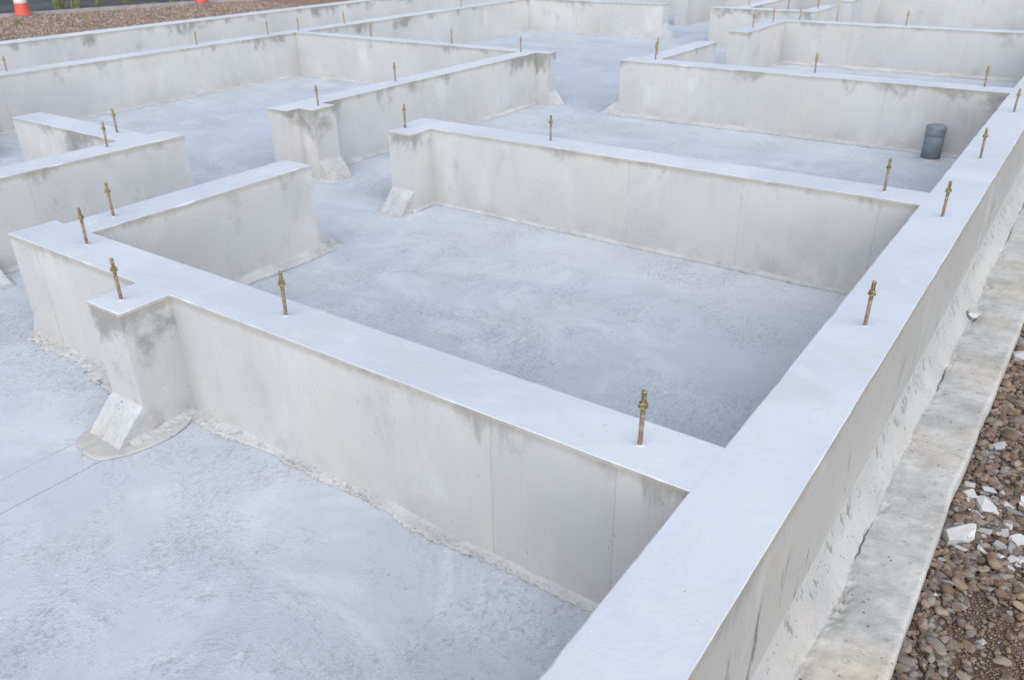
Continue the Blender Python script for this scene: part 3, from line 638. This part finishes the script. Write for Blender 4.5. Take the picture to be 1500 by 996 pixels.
BOLTS = [
 (-0.129, 0.072, 'nearest gold anchor bolt, on the nearest cross wall close to the outer wall', 1.0),
 (-1.079, 0.082, 'gold anchor bolt midway along the nearest cross wall, right of its pilaster', 1.0),
 (0.078, 0.776, 'nearest gold anchor bolt on the outer right wall', 1.0),
 (-1.501, -0.087, 'gold anchor bolt standing on the nearest stained pilaster', 1.0),
 (-1.958, 0.083, 'anchor bolt at the left end of the nearest cross wall, beside the inner corner', 0.97),
 (-2.134, 0.273, 'anchor bolt on the short free-ended wall at left', 1.0),
 (0.080, 1.673, 'second anchor bolt along the outer right wall, by the second cross wall', 1.02),
 (-0.130, 1.850, 'anchor bolt at the right end of the second cross wall', 1.0),
 (0.072, 2.463, 'third anchor bolt along the outer right wall, nearest the drain pipe', 1.0),
 (0.073, 3.424, 'farthest visible anchor bolt on the outer right wall', 0.97),
 (-1.465, 1.850, 'anchor bolt alone on the middle of the second cross wall', 0.96),
 (-2.159, 1.709, 'anchor bolt on the pilaster of the second cross wall', 0.96),
 (-3.015, 0.775, 'anchor bolt on the left foreground wall, left one of the corner pair', 0.98),
 (-3.228, 0.950, 'anchor bolt on the short return wall, right one of the corner pair', 0.95),
 (-2.881, 1.850, 'anchor bolt on the near pilaster of the middle wall', 0.95),
 (-3.010, 2.573, 'anchor bolt halfway along the middle wall', 1.0),
 (-3.030, 3.890, 'anchor bolt at the far end of the middle wall by its corner', 0.95),
 (-0.133, 4.030, 'anchor bolt at the right end of the third cross wall', 1.0),
 (-1.021, 4.020, 'anchor bolt in the middle of the third cross wall', 1.0),
 (-2.148, 4.240, 'left bolt of the pair near the left end of the third cross wall', 1.0),
 (-2.060, 4.040, 'right bolt of the pair near the left end of the third cross wall', 0.95),
 (-5.500, 3.000, 'thin distant bolt on the long inner left wall, leftmost whole one', 0.95),
 (-5.500, 3.700, 'distant bolt on the long inner left wall, just left of its junction', 0.95),
 (-5.480, 4.020, 'distant bolt at the junction of the long inner left wall and cross wall', 0.95),
 (-5.500, 4.590, 'distant bolt on the long inner left wall just past its junction', 0.95),
 (-4.584, 3.990, 'left bolt of two on the background cross wall', 0.98),
 (-3.736, 3.990, 'right bolt of two on the background cross wall', 0.96),
 (-5.500, 6.330, 'very distant bolt on the long inner left wall, cut by the picture top', 1.0),
 (-2.130, 5.980, 'left bolt on the short gap wall in the upper right', 0.95),
 (-2.115, 6.430, 'second bolt on the short gap wall, nearer its corner', 1.0),
 (-1.950, 6.640, 'bolt just right of the corner of the fourth cross wall', 0.92),
 (-1.074, 6.630, 'bolt alone on the middle of the fourth cross wall', 1.0),
 (-2.820, 7.720, 'far bolt on the far left branch wall at the picture top', 0.95),
 (-2.330, 7.470, 'far bolt on the low far wall between its two branches', 0.95),
 (-2.160, 7.860, 'left bolt of two on the far right branch wall', 0.95),
 (-2.110, 7.700, 'right bolt of two on the far right branch wall', 0.95),
 (-5.520, 1.560, 'distant bolt at the left picture edge on the long inner wall', 0.9)]
for i, (x, y, lab, h) in enumerate(BOLTS):
    b = proto if i == 0 else copy_tree(proto)
    b.location = (x, y, 0.0); b.rotation_euler = (R_(rnd.uniform(-2, 2)), R_(rnd.uniform(-2, 2)), rnd.uniform(0, 6.28)); b.scale = (1, 1, h*rnd.uniform(0.97, 1.03))
    tag(b, lab, 'anchor bolt', 'anchor bolts standing along the wall tops')
proto.rotation_euler = (R_(0.6), R_(1.0), 0.35)

# ------------------------------------------------------------------ drain pipe
px, py = -0.284, 3.795
t = thing('drain_pipe', 'short grey plastic pipe standing on the slab with its mouth taped over', 'pipe', (px, py, ZF))
obj('pipe', lathe([(0.0488, -0.01), (0.0488, 0.150), (0.045, 0.152)], 32), PVC, t, True)
bm = bmesh.new(); rings = []
for j, (z, r) in enumerate(((0.128, 0.0494), (0.1285, 0.0500), (0.150, 0.0504), (0.174, 0.0508), (0.181, 0.0495), (0.1815, 0.044))):
    rings.append([bm.verts.new(((r+0.0016*N3(k*.5, z*40, 1))*math.cos(k/32*6.283), (r+0.0016*N3(k*.5, z*40, 1))*math.sin(k/32*6.283), z+(0.012*N3(math.cos(k/32*6.283)*2, math.sin(k/32*6.283)*2, 3) if j < 2 else 0.001*N3(k, j, 0, .9)))) for k in range(32)])
for a, b in zip(rings, rings[1:]):
    for k in range(32): bm.faces.new((a[k], a[(k+1) % 32], b[(k+1) % 32], b[k]))
obj('tape_wrap', bm, TAPE, t, True)
obj('tape_cover', lathe([(0.0465, 0.178), (0.047, 0.1822), (0.03, 0.1795), (0.01, 0.1785)], 32), TAPE, t, True)
bm = bmesh.new(); fr = []
for k in range(33):
    a = k/32*6.283; q = 0.006+0.008*N3(math.cos(a)*3, math.sin(a)*3, 2)
    fr.append([bm.verts.new(((0.049+d)*math.cos(a), (0.049+d)*math.sin(a), z)) for d, z in ((0, 0.012), (q*.5, 0.007), (q, -0.002))])
for a, b in zip(fr, fr[1:]):
    for k in range(2): bm.faces.new((a[k], b[k], b[k+1], a[k+1]))
bmesh.ops.recalc_face_normals(bm, faces=bm.faces); obj('mortar_collar', bm, MORTAR, t, True)

# ------------------------------------------------------------------ traffic cones
def cone(x, y, label):
    t = thing('traffic_cone', label, 'traffic cone', (x, y, -0.40), 'traffic cones at the yard edge')
    bm = bmesh.new(); pr = []
    for k in range(32):
        a = k/32*6.283+0.785; c, s = math.cos(a), math.sin(a); q = 0.172/max(abs(c), abs(s)); q = min(q, 0.212); pr.append((q*c, q*s))
    add_prism(bm, pr, 0.0, 0.028); obj('base', bm, RUBBER, t)
    obj('body', lathe([(0.120, 0.027), (0.118, 0.040), (0.113, 0.050), (0.030, 0.690), (0.028, 0.70), (0.020, 0.70)], 32), CONE, t, True)
    def r(z): return 0.113-(z-0.05)*(0.083/0.64)+0.002
    for a, b in ((0.205, 0.36), (0.47, 0.57)): obj('white_band', lathe([(r(a)-0.002, a-0.001), (r(a), a), (r(b), b), (r(b)-0.002, b+0.001)], 32, cap=False), BAND, t, True)
    return t
cone(-13.68, 5.62, 'red traffic cone with white bands at the left end of the gravel yard')
cone(-12.93, 8.33, 'red traffic cone farther right along the kerb, only its foot in view')

# ------------------------------------------------------------------ weeds
def weed(x, y, z, size, n, label, seed):
    r = random.Random(seed); t = thing('weed', label, 'weed', (x, y, z), 'weeds growing along the road edge')
    bm = bmesh.new()
    for i in range(n):
        a = r.uniform(0, 6.28); L = size*r.uniform(0.5, 1.0); w = size*0.03*r.uniform(0.7, 1.4); lean = r.uniform(0.15, 0.9)
        d = Vector((math.cos(a), math.sin(a), 0)); s = Vector((-d.y, d.x, 0)); o = Vector((r.uniform(-.3, .3)*size, r.uniform(-.3, .3)*size, 0)); prev = None
        for k in range(4):
            u = k/3; p = o+d*L*lean*u**1.6+Vector((0, 0, L*(u-0.25*lean*u*u))); ww = w*(1-u*0.95)
            cur = (bm.verts.new(p-s*ww), bm.verts.new(p+s*ww))
            if prev: bm.faces.new((prev[0], prev[1], cur[1], cur[0]))
            prev = cur
    obj('leaves', bm, LEAF, t)
weed(-14.45, 6.62, -0.385, 0.24, 60, 'pale green weed clump by the road, right of the first cone', 1)
weed(-14.20, 6.75, -0.385, 0.20, 50, 'low weed tuft at the kerb, second from the first cone', 2)
weed(-14.42, 7.30, -0.385, 0.18, 45, 'weed tuft in the middle of the kerb row', 3)
weed(-14.25, 7.72, -0.385, 0.18, 45, 'weed tuft just left of the bright green one', 4)
weed(-13.75, 8.30, -0.385, 0.18, 60, 'bright green weed clump nearest the right traffic cone', 5)
weed(-12.62, 5.0, -0.40, 0.11, 45, 'small bright weed growing in the yard gravel below the first cone', 6)

# ------------------------------------------------------------------ gravel bed on the right
bed = link('gravel_bed', None); bed['kind'] = 'structure'
def bed_z(x, y): return -0.492+0.010*N3(x, y, 0, 4)+0.005*N3(x, y, 3, 15)-0.02*max(0, x-0.5)
bm = bmesh.new(); nx, ny = 40, 160; grid = []
for j in range(ny+1):
    yy = -1.0+7.0*j/ny; grid.append([bm.verts.new((0.33+1.7*(i/nx)**1.5, yy, bed_z(0.33+1.7*(i/nx)**1.5, yy))) for i in range(nx+1)])
for j in range(ny):
    for i in range(nx): bm.faces.new((grid[j][i], grid[j][i+1], grid[j+1][i+1], grid[j+1][i]))
obj('gravel_base', bm, SOIL, bed, True)
def pebble(seed, flat, sub=2, ang=0.0):
    bm = bmesh.new(); bmesh.ops.create_icosphere(bm, subdivisions=sub, radius=0.5); o = seed*7.3
    for v in bm.verts:
        c = v.co
        k = 1+0.34*noise.noise(Vector((c.x*1.7+o, c.y*1.7, c.z*1.7)))+0.12*noise.noise(Vector((c.x*4+o, c.y*4, c.z*4)))
        if ang:   # facet by clamping against random planes
            rr = random.Random(seed)
            for _ in range(7):
                n = Vector((rr.gauss(0, 1), rr.gauss(0, 1), rr.gauss(0, 1))).normalized(); lim = rr.uniform(0.26, 0.42); dd = c.dot(n)
                if dd > lim: c = c-n*(dd-lim)
            k = 1+0.08*noise.noise(c*3)
        v.co = Vector((c.x*k, c.y*k*0.78, c.z*k*flat))
    return bm
def mesh_of(bm, name, mat, smooth):
    me = bpy.data.meshes.new(name); bm.to_mesh(me); bm.free(); me.materials.append(mat)
    for p in me.polygons: p.use_smooth = smooth
    return me
def lump(seed, flat):
    r = random.Random(seed); bm = bmesh.new(); bmesh.ops.create_cube(bm, size=0.9)
    for v in bm.verts: v.co += Vector((r.uniform(-.17, .17), r.uniform(-.2, .2), r.uniform(-.1, .1)))
    for _ in range(3):      # knock off corners
        n = Vector((r.uniform(-1, 1), r.uniform(-1, 1), r.uniform(-.5, .9))).normalized()
        g = bmesh.ops.bisect_plane(bm, geom=bm.verts[:]+bm.edges[:]+bm.faces[:], plane_co=n*r.uniform(.36, .47), plane_no=n, clear_outer=True)
        ed = [e for e in g['geom_cut'] if isinstance(e, bmesh.types.BMEdge)]
        if ed: bmesh.ops.contextual_create(bm, geom=ed)
    bmesh.ops.bevel(bm, geom=bm.edges[:], offset=0.035, segments=2, affect='EDGES', profile=0.6)
    bmesh.ops.subdivide_edges(bm, edges=[e for e in bm.edges if e.calc_length() > 0.3], cuts=3, use_grid_fill=True)
    bmesh.ops.triangulate(bm, faces=[f for f in bm.faces if len(f.verts) > 4])
    for v in bm.verts:
        c = v.co; v.co = Vector((c.x, c.y*0.8, c.z*flat))*(1+0.07*noise.noise(c*2.5+Vector((seed, 0, 0)))+0.03*noise.noise(c*8))
    return bm
round_m = [mesh_of(pebble(s, 0.55+0.03*s), 'stone', STONE, True) for s in range(3)] + [mesh_of(pebble(s+20, 0.62+0.04*(s % 3), 3, 1), 'stone', STONE, True) for s in range(8)]
chip_m = [mesh_of(lump(s+40, 0.16+0.035*s), 'stone_chip', CHIP, False) for s in range(8)]
placed = []
def try_place(x, y, r):
    for a, b, q in placed:
        if (a-x)**2+(b-y)**2 < (0.70*(r+q))**2: return False
    placed.append((x, y, r)); return True
# larger pale lumps are things of their own
LUMPS = [(0.374, 0.796, 0.072, 0.50, 'large white mortar block lying on the gravel against the ledge', 3, 0.4),
         (0.408, 0.955, 0.058, 0.30, 'flat white mortar flake among the grey chips, behind the large block', 1, 1.9),
         (0.366, 0.985, 0.040, 0.35, 'small white mortar flake touching the ledge behind the other flakes', 4, 0.2),
         (0.492, 0.853, 0.036, 0.45, 'rounded white lump at the right picture edge, among grey chips', 2, 0.9),
         (0.392, 1.86, 0.075, 0.25, 'thin white slab of mortar lying by the ledge farther back', 0, 0.3)]
for x, y, s, fl, lab, k, rz in LUMPS:
    bm = lump(60+k, fl)
    o = obj('mortar_lump', bm, WHITE, None); o.location = (x, y, bed_z(x, y)+s*0.10+0.006); o.scale = (s, s, s); o.rotation_euler = (0.1, -0.12, rz)
    tag(o, lab, 'rubble', 'white mortar lumps on the gravel'); placed.append((x, y, s*0.42))
o = obj('mortar_flake', lump(77, 0.35), WHITE, None); o.location = (0.212, 1.95, -0.405); o.scale = (0.062, 0.055, 0.05); o.rotation_euler = (0.1, 0.1, 2.0)
tag(o, 'white half-round flake lying on the concrete ledge against the outer wall', 'rubble')
n = 0; tries = 0
while n < 292 and tries < 40000:
    tries += 1
    y = 0.12+2.2*rnd.random()**1.4
    if n < 70: y = 0.74+0.30*rnd.random()
    x0 = ledge_x(y)+0.006
    x = x0+(0.05+0.17*min(1, y/1.3)+0.08)*rnd.random()**(1.5 if 70 < n < 170 else 1.0)
    chip = n < 62 or rnd.random() < 0.05
    s = rnd.choice((0.02, 0.024, 0.028, 0.033, 0.038, 0.044)) if 70 < n < 190 else rnd.choice((0.011, 0.014, 0.017, 0.02))
    if y < 0.62 and x-x0 > 0.07: s *= 0.6
    if y > 1.0 and 70 < n < 130: s *= 1.3
    if chip: s *= 1.5
    if not try_place(x, y, s*0.46): continue
    o = link('stone_chip' if chip else 'stone', rnd.choice(chip_m) if chip else rnd.choice(round_m), bed)
    o.location = (x, y, bed_z(x, y)+(s*0.08+0.006 if chip else s*0.2+0.004)); o.scale = (s*rnd.uniform(.9, 1.3), s*rnd.uniform(.8, 1.1), s*rnd.uniform(.8, 1.1))
    o.rotation_euler = (rnd.gauss(0, .25), rnd.gauss(0, .25), rnd.uniform(0, 6.28)); n += 1
# the rest of the gravel, too small to pick apart: one joined part
def grit(name, count, mat, region, sizes, parent, seed, zf, zoff=0.3, coarse=False):
    r = random.Random(seed); base = []
    for s in range(8 if coarse else 5):
        b = pebble(90+s, 0.66, 2, 1) if coarse else pebble(90+s, 0.6, 1); b.verts.ensure_lookup_table(); base.append(([v.co.copy() for v in b.verts], [[v.index for v in f.verts] for f in b.faces])); b.free()
    V, F = [], []
    for i in range(count):
        x, y = region(r); s = r.choice(sizes)*r.uniform(.7, 1.3); vs, fs = r.choice(base)
        mt = Matrix.Translation((x, y, zf(x, y)+s*zoff)) @ Matrix.Rotation(r.uniform(0, 6.28), 4, 'Z') @ Matrix.Rotation(r.gauss(0, .4), 4, 'X') @ Matrix.Diagonal((s*r.uniform(.8, 1.3), s, s*r.uniform(.7, 1.1), 1))
        k = len(V); V += [mt @ v for v in vs]; F += [[a+k for a in f] for f in fs]
    me = bpy.data.meshes.new(name); me.from_pydata(V, [], F); me.materials.append(mat)
    for p in me.polygons: p.use_smooth = not coarse
    o = link(name, me, parent); o['kind'] = 'stuff'; return o
def reg(r):
    y = 0.02+2.4*r.random()**1.2 if r.random() < .85 else -0.4+4.4*r.random(); return ledge_x(y)+0.002+(0.26 if r.random() < .8 else 1.2)*r.random(), y
grit('loose_grit', 26000, FINES, reg, (0.0025, 0.0035, 0.005, 0.007), bed, 5, bed_z)
def reg2(r):
    while True:
        x, y = reg(r)
        if not (x-ledge_x(y) > 0.075+0.05*N3(x, y, 3, 9) and y < 0.62) or r.random() < 0.12: return x, y
grit('loose_gravel', 5200, FINES, reg2, (0.011, 0.014, 0.017, 0.021, 0.026), bed, 8, bed_z, 0.25, True)

# coarse gravel of the far yard, joined
yd = grit('yard_gravel', 26000, YSTONE, lambda r: (-7.4-6.6*r.random(), 1.5+7.5*r.random()), (0.018, 0.025, 0.033, 0.045), None, 6, lambda x, y: -0.402, 0.15)
tag(yd, 'loose brown and grey gravel spread over the far yard', 'gravel')
